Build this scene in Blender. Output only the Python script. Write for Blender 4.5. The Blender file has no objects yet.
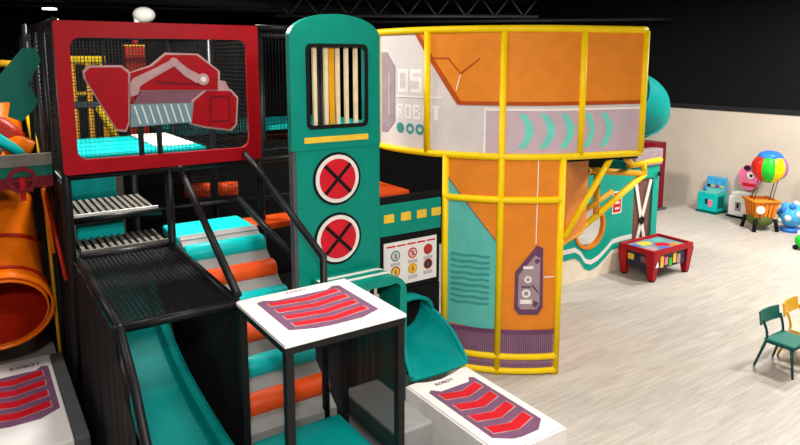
import bpy, bmesh, math, random
from mathutils import Vector, Matrix
random.seed(5)
PI = math.pi
scn = bpy.context.scene
COL = scn.collection

# ------------------------------------------------------------------ materials
def lin(c):
    c = c/255.0
    return c/12.92 if c <= 0.04045 else ((c+0.055)/1.055)**2.4
def rgb(t): return (lin(t[0]), lin(t[1]), lin(t[2]), 1)
def mat(name, c, rough=0.5, var=0.10, scale=6.0, metal=0.0, bump=0.0, bscale=60, spec=0.22, emit=None, es=0, trans=0):
    m = bpy.data.materials.new(name); m.use_nodes = True
    nt = m.node_tree; b = nt.nodes['Principled BSDF']
    b.inputs['Roughness'].default_value = rough
    b.inputs['Metallic'].default_value = metal
    b.inputs['Specular IOR Level'].default_value = spec
    col = rgb(c)
    tc = nt.nodes.new('ShaderNodeTexCoord')
    n = nt.nodes.new('ShaderNodeTexNoise'); n.inputs['Scale'].default_value = scale; n.inputs['Detail'].default_value = 4
    r = nt.nodes.new('ShaderNodeValToRGB')
    r.color_ramp.elements[0].position = .3; r.color_ramp.elements[1].position = .7
    r.color_ramp.elements[0].color = tuple(max(0, v*(1-var)) for v in col[:3])+(1,)
    r.color_ramp.elements[1].color = tuple(min(1, v*(1+var)) for v in col[:3])+(1,)
    nt.links.new(tc.outputs['Object'], n.inputs['Vector'])
    nt.links.new(n.outputs['Fac'], r.inputs['Fac']); nt.links.new(r.outputs['Color'], b.inputs['Base Color'])
    if bump:
        n2 = nt.nodes.new('ShaderNodeTexNoise'); n2.inputs['Scale'].default_value = bscale
        bp = nt.nodes.new('ShaderNodeBump'); bp.inputs['Strength'].default_value = bump
        nt.links.new(tc.outputs['Object'], n2.inputs['Vector'])
        nt.links.new(n2.outputs['Fac'], bp.inputs['Height']); nt.links.new(bp.outputs['Normal'], b.inputs['Normal'])
    if emit:
        b.inputs['Emission Color'].default_value = rgb(emit); b.inputs['Emission Strength'].default_value = es
    if trans: b.inputs['Transmission Weight'].default_value = trans
    return m
M = {}
M['red'] = mat('red_panel', (164, 5, 22), .38)
M['red_print'] = mat('red_print', (208, 26, 42), .45)
M['pinkgrey'] = mat('pink_grey_print', (186, 148, 150), .5)
M['mauve'] = mat('mauve_print', (128, 84, 100), .5)
M['bluegrey'] = mat('blue_grey_print', (116, 148, 158), .5)
M['white'] = mat('white_vinyl', (236, 231, 228), .42, .03)
M['whitepl'] = mat('white_plastic', (232, 228, 222), .35, .03)
M['cream'] = mat('cream_paint', (236, 224, 204), .5, .05)
M['teal'] = mat('teal_panel', (4, 138, 120), .4, .06)
M['tealpl'] = mat('teal_plastic', (0, 140, 136), .55, .05, bump=.02, spec=.12)
M['tealbarnlit'] = mat('barn_teal_lit', (6, 158, 140), .4, .06)  # teal panel colour brightened, strong light on the barn put into it
M['tealdeck'] = mat('cyan_vinyl', (0, 190, 188), .4, .05)
M['tealdark'] = mat('dark_teal', (0, 92, 78), .4, .08)
M['aqua'] = mat('aqua_fabric', (92, 184, 172), .65, .07, bump=.15, bscale=8)
M['aqualine'] = mat('aqua_line', (60, 146, 142), .65, .07)
M['chev'] = mat('mint_print', (112, 208, 190), .6, .06)
M['orange'] = mat('orange_fabric', (226, 132, 36), .6, .06, bump=.25, bscale=5)
M['brown'] = mat('brown_line', (176, 74, 14), .6)
M['orangepl'] = mat('orange_plastic', (244, 116, 8), .3, .05)
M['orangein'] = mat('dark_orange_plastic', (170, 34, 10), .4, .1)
M['orangevin'] = mat('orange_vinyl', (238, 84, 28), .45, .06)
M['lilac'] = mat('lilac_fabric', (196, 172, 182), .6, .05, bump=.15, bscale=6)
M['palegrey'] = mat('pale_fabric', (214, 204, 202), .6, .04, bump=.12, bscale=6)
M['greystripe'] = mat('grey_mauve_print', (160, 140, 146), .6)
M['purple'] = mat('purple_print', (106, 66, 98), .6)
M['ribbase'] = mat('mauve_rib', (142, 108, 130), .6)
M['plum'] = mat('plum_print', (122, 82, 112), .55)
M['ghost'] = mat('white_print', (240, 232, 226), .6, .03)
M['yellow'] = mat('yellow_foam', (246, 206, 6), .45, .05)
M['yellowdk'] = mat('ochre_foam', (222, 160, 20), .5, .06)
M['yelprint'] = mat('yellow_print', (240, 196, 60), .5)
M['black'] = mat('black_foam', (22, 22, 24), .42, .2)
M['blackm'] = mat('black_vinyl', (9, 9, 10), .7, .25)
M['net'] = mat('black_cord', (16, 16, 17), .6, .2)
M['netlt'] = mat('grey_cord', (92, 92, 88), .6, .2)
M['grey'] = mat('grey_vinyl', (150, 148, 146), .6, .08, bump=.3, bscale=90)
M['greydk'] = mat('dark_grey_vinyl', (84, 86, 88), .5, .1)
M['steel'] = mat('painted_steel', (96, 98, 100), .5, .15, metal=.3)
M['steeldk'] = mat('dark_steel', (44, 45, 47), .5, .15, metal=.3)
M['ceil'] = mat('black_ceiling', (10, 10, 11), .9, .3)
M['slat'] = mat('perforated_grey', (104, 100, 92), .5, .15)
M['barred'] = mat('barred_cream', (232, 214, 172), .45)
M['dkred'] = mat('dark_red', (110, 10, 26), .45)
M['fadered'] = mat('red_cabinet', (128, 12, 34), .45)
M['wood'] = mat('brown_board', (112, 76, 66), .6, .15)
M['pink'] = mat('pink_plastic', (240, 120, 160), .4)
M['green'] = mat('green_plastic', (40, 196, 50), .35)
M['blue'] = mat('blue_plastic', (50, 120, 210), .35)
M['skyblue'] = mat('sky_vinyl', (70, 170, 225), .4, .25, scale=9)
M['balyel'] = mat('balloon_yellow', (250, 214, 10), .3)
M['balred'] = mat('balloon_red', (224, 40, 24), .3)
M['balpur'] = mat('balloon_purple', (170, 100, 180), .3)
M['lampw'] = mat('lamp_glow', (255, 250, 240), .5, 0, emit=(255, 244, 226), es=6)
M['dotbase'] = mat('dotted_green', (84, 96, 40), .5, .3, scale=40)
M['screen'] = mat('dark_screen', (30, 36, 60), .2)
M['chairg'] = mat('green_chair', (22, 112, 100), .45, .05)
M['chairgd'] = mat('dark_green_chair', (14, 70, 66), .45, .05)
M['chairy'] = mat('yellow_chair', (236, 178, 40), .45, .05)

def floor_mat():
    m = bpy.data.materials.new('pale_oak_planks'); m.use_nodes = True
    nt = m.node_tree; b = nt.nodes['Principled BSDF']; L = nt.links.new
    tc = nt.nodes.new('ShaderNodeTexCoord')
    br = nt.nodes.new('ShaderNodeTexBrick')
    br.inputs['Scale'].default_value = 1.0; br.inputs['Brick Width'].default_value = 1.3; br.inputs['Row Height'].default_value = .19
    br.inputs['Mortar Size'].default_value = .003; br.inputs['Mortar Smooth'].default_value = .2
    br.inputs['Color1'].default_value = rgb((200, 193, 184)); br.inputs['Color2'].default_value = rgb((192, 184, 175)); br.inputs['Mortar'].default_value = rgb((176, 167, 157))
    br.offset = .37; br.offset_frequency = 2
    mp = nt.nodes.new('ShaderNodeMapping'); mp.inputs['Scale'].default_value = (1.1, 12, 1)
    n = nt.nodes.new('ShaderNodeTexNoise'); n.inputs['Scale'].default_value = 1.6; n.inputs['Detail'].default_value = 6; n.inputs['Distortion'].default_value = .6
    rp = nt.nodes.new('ShaderNodeValToRGB'); rp.color_ramp.elements[0].position = .32; rp.color_ramp.elements[1].position = .68
    rp.color_ramp.elements[0].color = (.72, .70, .68, 1); rp.color_ramp.elements[1].color = (1.0, 1.0, 1.0, 1)
    mx = nt.nodes.new('ShaderNodeMix'); mx.data_type = 'RGBA'; mx.blend_type = 'MULTIPLY'; mx.inputs['Factor'].default_value = .75
    L(tc.outputs['Object'], br.inputs['Vector']); L(tc.outputs['Object'], mp.inputs['Vector']); L(mp.outputs['Vector'], n.inputs['Vector'])
    L(n.outputs['Fac'], rp.inputs['Fac']); L(br.outputs['Color'], mx.inputs['A']); L(rp.outputs['Color'], mx.inputs['B'])
    L(mx.outputs['Result'], b.inputs['Base Color'])
    b.inputs['Roughness'].default_value = .42; b.inputs['Specular IOR Level'].default_value = .35
    return m
M['floor'] = floor_mat()
M['wallc'] = mat('cream_wall', (212, 199, 183), .8, .03, scale=1.5)
M['wallk'] = mat('black_wall', (11, 11, 12), .9, .3)
def clear_mat():
    m = bpy.data.materials.new('smoked_sheet'); m.use_nodes = True
    nt = m.node_tree; out = nt.nodes['Material Output']; b = nt.nodes['Principled BSDF']
    b.inputs['Base Color'].default_value = rgb((14, 17, 18)); b.inputs['Roughness'].default_value = .4
    t = nt.nodes.new('ShaderNodeBsdfTransparent'); mx = nt.nodes.new('ShaderNodeMixShader'); mx.inputs[0].default_value = .5
    nt.links.new(t.outputs[0], mx.inputs[1]); nt.links.new(b.outputs[0], mx.inputs[2]); nt.links.new(mx.outputs[0], out.inputs['Surface'])
    return m
M['smoke'] = clear_mat()

# ------------------------------------------------------------------ object helpers
def worldloc(p):
    v = Vector((0, 0, 0))
    while p is not None: v = v+p.location; p = p.parent
    return v
def tag(o, label=None, cat=None, group=None, kind=None):
    if label: o['label'] = label
    if cat: o['category'] = cat
    if group: o['group'] = group
    if kind: o['kind'] = kind
    return o
def thing(name, loc, label, cat, group=None):
    o = bpy.data.objects.new(name, None); COL.objects.link(o); o.location = loc; o.empty_display_size = .1
    return tag(o, label, cat, group)
def link(name, bm, m, parent=None, loc=None, smooth=False, label=None):
    off = worldloc(parent) if parent is not None else Vector(loc or (0, 0, 0))
    bmesh.ops.recalc_face_normals(bm, faces=bm.faces[:])
    bmesh.ops.translate(bm, verts=bm.verts[:], vec=-off)
    me = bpy.data.meshes.new(name); bm.to_mesh(me); bm.free()
    for mm in (m if isinstance(m, list) else [m]): me.materials.append(M[mm])
    if smooth: me.polygons.foreach_set('use_smooth', [True]*len(me.polygons))
    o = bpy.data.objects.new(name, me); COL.objects.link(o)
    if parent is not None: o.parent = parent
    elif loc is not None: o.location = loc
    if label: o['label'] = label
    return o
def solo(name, bm, m, label, cat, loc, group=None, kind=None, smooth=False):
    return tag(link(name, bm, m, None, loc, smooth), label, cat, group, kind)
def struct(name, bm, m):
    o = link(name, bm, m); o['kind'] = 'structure'; return o
def NB(): return bmesh.new()
def box(bm, a, b, bev=0.0, mi=0):
    """box from corner a to corner b"""
    x0, y0, z0 = [min(a[i], b[i]) for i in range(3)]; x1, y1, z1 = [max(a[i], b[i]) for i in range(3)]
    r = bmesh.ops.create_cube(bm, size=1.0); vs = r['verts']
    for v in vs: v.co = Vector(((x0+x1)/2+v.co.x*(x1-x0), (y0+y1)/2+v.co.y*(y1-y0), (z0+z1)/2+v.co.z*(z1-z0)))
    fs = set(f for v in vs for f in v.link_faces)
    for f in fs: f.material_index = mi
    if bev:
        es = list(set(e for v in vs for e in v.link_edges))
        bmesh.ops.bevel(bm, geom=es, offset=min(bev, .45*min(x1-x0, y1-y0, z1-z0)), segments=2, profile=.5, affect='EDGES')
    return bm
def B(a, b, bev=0.0): return box(NB(), a, b, bev)
def catmull(P, n=8):
    P = [Vector(p) for p in P]; Q = [P[0]*2-P[1]]+P+[P[-1]*2-P[-2]]; out = []
    for i in range(1, len(Q)-2):
        for k in range(n):
            t = k/n; a, b, c, d = Q[i-1], Q[i], Q[i+1], Q[i+2]
            out.append(.5*((2*b)+(c-a)*t+(2*a-5*b+4*c-d)*t*t+(3*b-a-3*c+d)*t**3))
    out.append(P[-1]); return out
def tube(bm, P, r, n=10, cap=True, mi=0):
    P = [Vector(p) for p in P]; rings = []
    up = None
    for i, p in enumerate(P):
        d = (P[min(i+1, len(P)-1)]-P[max(i-1, 0)]).normalized()
        if up is None:
            up = Vector((0, 0, 1)) if abs(d.z) < .9 else Vector((1, 0, 0))
        s = d.cross(up).normalized(); up = s.cross(d).normalized()
        rr = r[i] if isinstance(r, (list, tuple)) else r
        rings.append([bm.verts.new(p+(s*math.cos(a)+up*math.sin(a))*rr) for a in [2*PI*k/n for k in range(n)]])
    for i in range(len(rings)-1):
        for k in range(n):
            f = bm.faces.new((rings[i][k], rings[i][(k+1) % n], rings[i+1][(k+1) % n], rings[i+1][k])); f.material_index = mi; f.smooth = True
    if cap:
        for q in (rings[0], rings[-1]):
            f = bm.faces.new(q); f.material_index = mi
    return bm
def T(P, r, n=10): return tube(NB(), P, r, n)
def sweep(bm, P, prof, ups=None, closed=False):
    """sweep profile points (side, up) along path P; prof may be a function of index"""
    P = [Vector(p) for p in P]; rows = []
    for i, p in enumerate(P):
        d = (P[min(i+1, len(P)-1)]-P[max(i-1, 0)]).normalized()
        s = d.cross(Vector((0, 0, 1))).normalized(); u = s.cross(d).normalized()
        pr_ = prof(i, len(P)) if callable(prof) else prof
        rows.append([bm.verts.new(p+s*a+u*b) for a, b in pr_])
    n = len(rows[0])
    for i in range(len(rows)-1):
        for k in range(n if closed else n-1):
            bm.faces.new((rows[i][k], rows[i][(k+1) % n], rows[i+1][(k+1) % n], rows[i+1][k]))
    return bm
def solid(bm, t):
    bmesh.ops.recalc_face_normals(bm, faces=bm.faces[:])
    bmesh.ops.solidify(bm, geom=bm.faces[:], thickness=t); return bm
def rrect(x0, y0, x1, y1, r, n=5):
    out = []
    for cx, cy, a0 in ((x1-r, y1-r, 0), (x0+r, y1-r, PI/2), (x0+r, y0+r, PI), (x1-r, y0+r, 1.5*PI)):
        for k in range(n+1):
            a = a0+PI/2*k/n; out.append((cx+r*math.cos(a), cy+r*math.sin(a)))
    return out
def circ(cx, cy, r, n=28, ry=None): return [(cx+r*math.cos(2*PI*k/n), cy+(ry or r)*math.sin(2*PI*k/n)) for k in range(n)]
def flat(bm, loops, t, mp, cuts=None):
    """2D polygon with holes -> plate of thickness t, mapped by mp(u, v, w)"""
    fs = []
    tmp = bmesh.new(); es = []
    for lp in loops:
        vs = [tmp.verts.new((p[0], p[1], 0)) for p in lp]
        for i in range(len(vs)): es.append(tmp.edges.new((vs[i], vs[(i+1) % len(vs)])))
    if len(loops) == 1: tmp.faces.new(tmp.verts[:])
    else: bmesh.ops.triangle_fill(tmp, use_beauty=True, use_dissolve=False, edges=es)
    if cuts:
        bmesh.ops.triangulate(tmp, faces=tmp.faces[:])
        for c in cuts:
            bmesh.ops.bisect_plane(tmp, geom=tmp.verts[:]+tmp.edges[:]+tmp.faces[:], plane_co=(c, 0, 0), plane_no=(1, 0, 0))
    for f in tmp.faces:
        f.normal_update()
        if f.normal.z < 0: f.normal_flip()
    r = bmesh.ops.extrude_face_region(tmp, geom=tmp.faces[:], use_keep_orig=True)
    for v in [g for g in r['geom'] if isinstance(g, bmesh.types.BMVert)]: v.co.z = t
    vm = {v: bm.verts.new(mp(v.co.x, v.co.y, v.co.z)) for v in tmp.verts}
    for f in tmp.faces: bm.faces.new([vm[v] for v in f.verts])
    tmp.free(); return bm
def pY(loops, Y, t): return flat(NB(), loops if isinstance(loops[0], list) else [loops], t, lambda u, v, w: Vector((u, Y+w, v)))   # front face at Y
def pZ(loops, z, t): return flat(NB(), loops if isinstance(loops[0], list) else [loops], t, lambda u, v, w: Vector((u, v, z+w)))
def pX(loops, X, t): return flat(NB(), loops if isinstance(loops[0], list) else [loops], t, lambda u, v, w: Vector((X+w, u, v)))   # (Y,Z) polygons
def cyl(bm, c, r, h, axis='z', n=24):
    c = Vector(c); d = {'x': Vector((1, 0, 0)), 'y': Vector((0, 1, 0)), 'z': Vector((0, 0, 1))}[axis]
    return tube(bm, [c, c+d*h], r, n)
def net(bm, o, u, v, lu, lv, sp, w, su=None):
    """net of thin flat cords: o origin, u/v unit directions"""
    o, u, v = Vector(o), Vector(u), Vector(v); nrm = u.cross(v).normalized()
    def strip(a, b, side):
        q = [a-side*w/2-nrm*w/2, a+side*w/2-nrm*w/2, b+side*w/2-nrm*w/2, b-side*w/2-nrm*w/2]
        q += [p+nrm*w for p in q]; V = [bm.verts.new(p) for p in q]
        for f in ((0, 1, 2, 3), (7, 6, 5, 4), (0, 4, 5, 1), (1, 5, 6, 2), (2, 6, 7, 3), (3, 7, 4, 0)): bm.faces.new([V[i] for i in f])
    k = 0
    while k*sp <= lu+1e-6: strip(o+u*k*sp, o+u*k*sp+v*lv, u); k += 1
    k = 0
    while k*sp <= lv+1e-6: strip(o+v*k*sp, o+v*k*sp+u*lu, v); k += 1
    return bm
def text_bm(s, size, mp, spacing=1.0, t=.004):
    c = bpy.data.curves.new('txt', 'FONT'); c.body = s; c.size = size; c.align_x = 'CENTER'; c.align_y = 'CENTER'; c.space_character = spacing; c.offset = size*.02
    o = bpy.data.objects.new('txt', c); COL.objects.link(o); bpy.context.view_layer.update()
    me = bpy.data.meshes.new_from_object(o.evaluated_get(bpy.context.evaluated_depsgraph_get()))
    bm = bmesh.new(); bm.from_mesh(me)
    r = bmesh.ops.extrude_face_region(bm, geom=bm.faces[:], use_keep_orig=True)
    for v in [g for g in r['geom'] if isinstance(g, bmesh.types.BMVert)]: v.co.z = t
    for v in bm.verts: v.co = mp(v.co.x, v.co.y, v.co.z)
    bpy.data.objects.remove(o); bpy.data.curves.remove(c); bpy.data.meshes.remove(me); return bm
def dup(root, loc, label=None):
    r = root.copy(); COL.objects.link(r); r.location = loc
    if label: r['label'] = label
    for ch in root.children:
        c = ch.copy(); COL.objects.link(c); c.parent = r
        for g in ch.children:
            d = g.copy(); COL.objects.link(d); d.parent = c
    return r

# ------------------------------------------------------------------ the room
XW, YB, XL, YF, ZC = 18.2, 34.0, -14.0, -9.0, 6.6
struct('floor', B((XL, YF, -.1), (XW, YB, 0)), 'floor')
struct('ceiling', B((XL, YF, ZC), (XW+.2, YB, ZC+.1)), 'ceil')
bm = B((XW, YF, 0), (XW+.2, 13.6, 2.92)); box(bm, (XW, YF, 3.06), (XW+.2, YB, ZC), mi=1); box(bm, (XW, 13.6, 0), (XW+.2, YB, 3.06), mi=1)
struct('wall_right', bm, ['wallc', 'wallk'])
struct('trim_1', B((XW-.02, YF, 2.92), (XW+.2, 13.6, 3.06)), 'steeldk')
struct('wall_back', B((XL, YB, 0), (XW+.2, YB+.2, ZC)), 'wallk')
struct('wall_left', B((XL-.2, YF, 0), (XL, YB, ZC)), 'wallk')
struct('wall_front', B((XL-.2, YF-.2, 0), (XW+.2, YF, ZC)), 'wallk')

# ------------------------------------------------------------------ camera
cd = bpy.data.cameras.new('camera'); cam = bpy.data.objects.new('camera', cd); COL.objects.link(cam)
cd.sensor_width = 36; cd.lens = 649/800*36; cd.shift_y = -66.5/800; cd.clip_start = .05; cd.clip_end = 200
cam.location = (0, 0, 4.4)
yaw = math.radians(56.2-90); cam.rotation_euler = (math.radians(90-8.5), 0, yaw)
scn.camera = cam

# ------------------------------------------------------------------ ceiling: lamps, trusses
LAMPS = [(3.1, 29.7, 1), (-.6, -1.2, 0), (3.4, 1.8, 0), (8.0, 1.6, 0), (12.4, 3.8, 0), (15.2, 5.8, 0), (3.2, 6.6, 0), (12.0, 11.5, 0), (2.6, 10.6, 0), (-1.5, 8.0, 0)]  # most hang unseen; the climbing frame lamp is added to brighten the cyan deck
LNAMES = {1: 'round ceiling lamp shining far off above the red window frame'}
lampnames = ['', 'round ceiling lamp high behind the viewer', 'round ceiling lamp high above the white canopy', 'round ceiling lamp above the open floor before the turret',
             'round ceiling lamp above the two chairs', 'round ceiling lamp nearest the cream wall', 'round ceiling lamp over the roller ramp', 'round ceiling lamp over the barn wall', 'added round lamp brightening the cyan deck of the climbing frame', 'round ceiling lamp over the orange tube']
def lamp(i, x, y):
    t = thing('ceiling_lamp', (x, y, ZC-.25), LNAMES[1] if i == 0 else lampnames[i], 'lamp', 'ceiling lamps')
    bm = cyl(NB(), (x, y, ZC-.2), .3, .2, 'z', 24); link('housing', bm, 'steeldk', t)
    bm = cyl(NB(), (x, y, ZC-.25), .26, .05, 'z', 24); link('diffuser', bm, 'lampw', t)
POW = [40, 680, 320, 60, 420, 520, 60, 330, 460, 130]
for i, (x, y, f) in enumerate(LAMPS):
    lamp(i, x, y)
    ld = bpy.data.lights.new('lamp_light', 'AREA'); ld.shape = 'DISK'; ld.size = .9; ld.energy = POW[i]; ld.color = (1, .965, .91)
    lo = bpy.data.objects.new('lamp_light', ld); COL.objects.link(lo); lo.location = (x, y, ZC-.3)
w = bpy.data.worlds.new('World'); scn.world = w; w.use_nodes = True
w.node_tree.nodes['Background'].inputs[0].default_value = (.9, .93, 1, 1); w.node_tree.nodes['Background'].inputs[1].default_value = .035

def truss(name, a, b, label, h=.5, r=.05, n=9, m='steel'):
    a, b = Vector(a), Vector(b); t = thing(name, a, label, 'truss')
    link('chord', T([a, b], r), m, t); link('chord', T([a+Vector((0, 0, h)), b+Vector((0, 0, h))], r), m, t)
    bm = NB()
    for k in range(n):
        p, q = a.lerp(b, k/n), a.lerp(b, (k+1)/n)
        z = Vector((0, 0, h))
        tube(bm, [p+z, p.lerp(q, .5)], r*.6, 6); tube(bm, [p.lerp(q, .5), q+z], r*.6, 6)
    link('lattice', bm, m, t)
truss('roof_truss', (8.3, 19.5, 5.75), (15.5, 15.2, 5.75), 'grey steel roof truss above the orange turret', .6)
truss('roof_truss', (-4, 23.0, 5.9), (8.5, 19.2, 5.9), 'dark steel roof truss behind the red window frame', .6, .05, 12, 'steeldk')
solo('ceiling_pipe', T(catmull([(9.2, 19.6, 5.5), (10.2, 18.2, 5.55), (13, 15.8, 5.55), (18, 12.0, 5.6)]), .05), 'steeldk', 'long dark pipe under the black ceiling above the turret', 'pipe', (9.2, 19.6, 5.5))
solo('ceiling_duct', T([(-6, 17, 6.1), (17, 21, 6.1)], .22, 14), 'steeldk', 'dark round air duct running along the black ceiling', 'duct', (-6, 17, 6.1))

# ------------------------------------------------------------------ climbing frame (black posts, rails, nets)
cf = thing('climbing_frame', (2.1, 8.5, 0), 'tall black padded climbing frame with nets behind the red window frame', 'climbing frame')
def post(x, y, z0, z1, r=.05): link('post', T([(x, y, z0), (x, y, z1)], r), 'black', cf)
def rail(P, r=.045): link('rail', T(P, r), 'black', cf)
for (x, y, z1) in ((.93, 8.56, 4.86), (2.12, 8.56, 3.0), (3.36, 8.56, 4.84), (4.3, 8.56, 4.84), (.9, 9.6, 4.84), (.9, 10.7, 4.84), (3.4, 10.7, 4.8), (2.12, 10.7, 2.9), (.9, 13.2, 4.8), (5.3, 10.7, 4.8), (5.3, 13.2, 4.8), (3.4, 13.2, 4.8), (1.0, 6.08, 2.0), (3.75, 9.5, 4.8), (4.7, 9.3, 4.7), (5.1, 8.9, 3.0), (7.7, 13.6, 2.85), (7.7, 15.2, 2.85), (3.7, 15.2, 2.85)):
    post(x, y, .03, z1)
for P in ([(.93, 8.56, 4.84), (.9, 13.2, 4.84)], [(3.36, 8.56, 4.82), (4.35, 8.56, 4.82)], [(.9, 10.7, 4.8), (5.3, 10.7, 4.8)], [(.9, 13.2, 4.8), (5.3, 13.2, 4.8)],
          [(.93, 8.56, 3.0), (4.35, 8.56, 3.0)], [(3.4, 8.56, 4.8), (3.4, 13.2, 4.8)], [(1.0, 8.5, 1.97), (1.0, 6.08, 1.97)], [(1.0, 6.08, 1.97), (2.1, 6.08, 1.97)], [(2.1, 8.5, 1.99), (2.1, 6.1, 1.99)],
          [(1.0, 8.5, 2.0), (2.1, 8.5, 2.0)], [(1.0, 9.0, 2.35), (2.1, 9.0, 2.35)], [(.9, 8.56, 2.9), (.9, 13.2, 2.9)], [(3.4, 8.56, 2.9), (3.4, 13.2, 2.9)], [(.9, 10.6, 2.83), (5.3, 10.6, 2.83)], [(2.12, 10.6, 2.0), (5.3, 10.6, 2.0)],
          [(3.25, 9.14, 2.35), (3.25, 7.2, 1.95)]): rail(P)
for nm, P in (('handrail', [(2.26, 8.53, 2.99), (2.12, 6.1, 2.05)]), ('handrail', [(3.11, 8.5, 3.14), (3.10, 7.96, 2.98), (3.10, 6.13, 2.27), (3.10, 6.125, .03)]),
              ('handrail', catmull([(1.0, 6.08, 1.99), (1.0, 5.95, 1.88), (1.0, 5.6, 1.66), (1.0, 5.23, 1.29), (1.0, 4.7, .8), (1.0, 4.45, .4), (1.0, 4.4, .02)]))):
    link(nm, T(P, .043), 'black', cf)
def netp(o, u, v, lu, lv, sp=.05, w=.005, m='net'): link('net', net(NB(), o, u, v, lu, lv, sp, w), m, cf)
netp((.98, 8.6, 3.05), (1, 0, 0), (0, 0, 1), 2.35, 1.75, .05, .0022)
netp((3.4, 8.56, 3.0), (1, 0, 0), (0, 0, 1), .95, 1.8, .05, .005)
netp((.92, 8.56, 3.0), (0, 1, 0), (0, 0, 1), 4.6, 1.84, .06, .008)
netp((.92, 10.75, 2.9), (1, 0, 0), (0, 0, 1), 4.4, 1.9, .06, .003)
netp((.92, 13.2, 2.9), (1, 0, 0), (0, 0, 1), 4.4, 1.9, .06, .012)  # rear net in thick cord, added to darken the depth behind
netp((3.4, 8.56, 2.9), (0, 1, 0), (0, 0, 1), 4.6, 1.9, .06, .006)
netp((1.0, 6.08, 1.985), (1, 0, 0), (0, 1, 0), 1.1, 2.42, .05, .010)
netp((2.1, 6.08, .02), (0, 1, 0), (0, 0, 1), 2.42, 2.0, .035, .009)
netp((2.4, 8.55, 2.45), (1, 0, 0), (0, 0, 1), .95, .5, .05, .004)
def wavy(y0, y1, ztop, x, amp=.02, n=90):
    bm = NB(); rows = []
    for k in range(n+1):
        y = y0+(y1-y0)*k/n; dx = amp*math.sin(k*.9)+amp*.6*math.sin(k*.37)
        z1 = ztop(y); rows.append((bm.verts.new((x+dx, y, .035)), bm.verts.new((x+dx*.3, y, z1))))
    for a, b in zip(rows, rows[1:]): bm.faces.new((a[0], b[0], b[1], a[1]))
    return solid(bm, .012)
def zt(y): return 1.96 if y > 6.1 else max(.1, .02+1.9*((y-4.4)/1.7)**.7) if y > 4.42 else .1
link('side_curtain', wavy(4.43, 8.5, zt, .95), 'blackm', cf)
link('side_curtain', wavy(8.6, 13.1, lambda y: 2.85, .9), 'blackm', cf)
link('dark_backdrop', B((2.2, 12.02, .03), (9.6, 12.05, 2.8)), 'blackm', cf)  # added black sheet that darkens the gaps behind turret and rollers

solo('black_floor_sheet', pZ([[(.84, 4.3), (4.1, 4.3), (4.1, 7.0), (5.1, 7.5), (5.45, 8.6), (5.45, 13.4), (.84, 13.4)]], .001, .029), 'blackm', 'black floor sheet under the climbing frame', 'mat', (2.5, 9, 0))  # black sheet added to keep the floor under the frame dark
def deck(name, a, b, m, label, cat='platform'):
    solo(name, B(a, b, .02), m, label, cat, ((a[0]+b[0])/2, (a[1]+b[1])/2, min(a[2], b[2])))
deck('play_deck', (.97, 10.75, 2.86), (3.3, 13.1, 2.95), 'tealdeck', 'cyan vinyl deck seen through the red window frame')
deck('deck_pad', (2.55, 11.05, 2.952), (3.2, 12.95, 2.99), 'white', 'white pad lying on the cyan deck behind the red window frame', 'pad')
deck('play_deck', (3.5, 13.3, 2.86), (7.9, 15.5, 2.95), 'tealdeck', 'distant cyan deck between the red frame and the arched teal panel')
deck('play_deck', (4.6, 12.3, 2.3), (7.3, 16.3, 2.4), 'orangevin', 'distant orange deck below the cyan one, left of the arched teal panel')
deck('play_deck', (4.4, 7.3, 2.5), (5.05, 8.2, 2.6), 'orangevin', 'orange vinyl deck in the dark gap under the turret band')
bm = NB(); tube(bm, [(3.1, 11.45, 2.1), (3.5, 11.3, 2.1)], .13, 14); solo('foam_roll', bm, 'orangevin', 'left orange foam roll in the dark gap under the red window frame', 'foam roll', (3.1, 11.45, 2.0), 'orange foam rolls')
bm = NB(); tube(bm, [(3.58, 11.25, 2.1), (3.95, 11.15, 2.1)], .13, 14); solo('foam_roll', bm, 'orangevin', 'right orange foam roll in the dark gap under the red window frame', 'foam roll', (3.58, 11.25, 2.0), 'orange foam rolls')
deck('play_deck', (3.45, 9.2, 1.80), (4.5, 9.75, 1.90), 'orangevin', 'orange deck half hidden behind the roller ramp handrail')
# slatted treads
def tread(z, y0, y1, label, edge):
    t = thing('stair_tread', (1.55, y0, z-.06), label, 'step')
    link('board', B((1.03, y0+.055, z-.06), (2.06, y1, z-.03)), 'blackm', t)
    bm = NB()
    for k in range(12):
        x = 1.05+k*.085; box(bm, (x, y0+.06, z-.03), (x+.045, y1-.02, z))
    link('slats', bm, 'slat', t); link('nosing', B((1.03, y0+.051, z-.05), (2.08, y0+.08, z+.012), .006), edge, t)
tread(2.06, 8.5, 9.25, 'lower slatted grey step left of the roller ramp', 'slat')
tread(2.41, 9.0, 10.1, 'upper slatted step with a white front edge under the red window frame', 'whitepl')
deck('step_riser', (1.08, 9.3, 1.98), (1.68, 9.36, 2.22), 'tealdeck', 'small cyan pad behind the lower slatted step', 'pad')
deck('step_riser', (1.15, 10.15, 2.38), (1.75, 10.22, 2.82), 'tealdeck', 'larger cyan pad behind the upper slatted step', 'pad')

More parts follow.
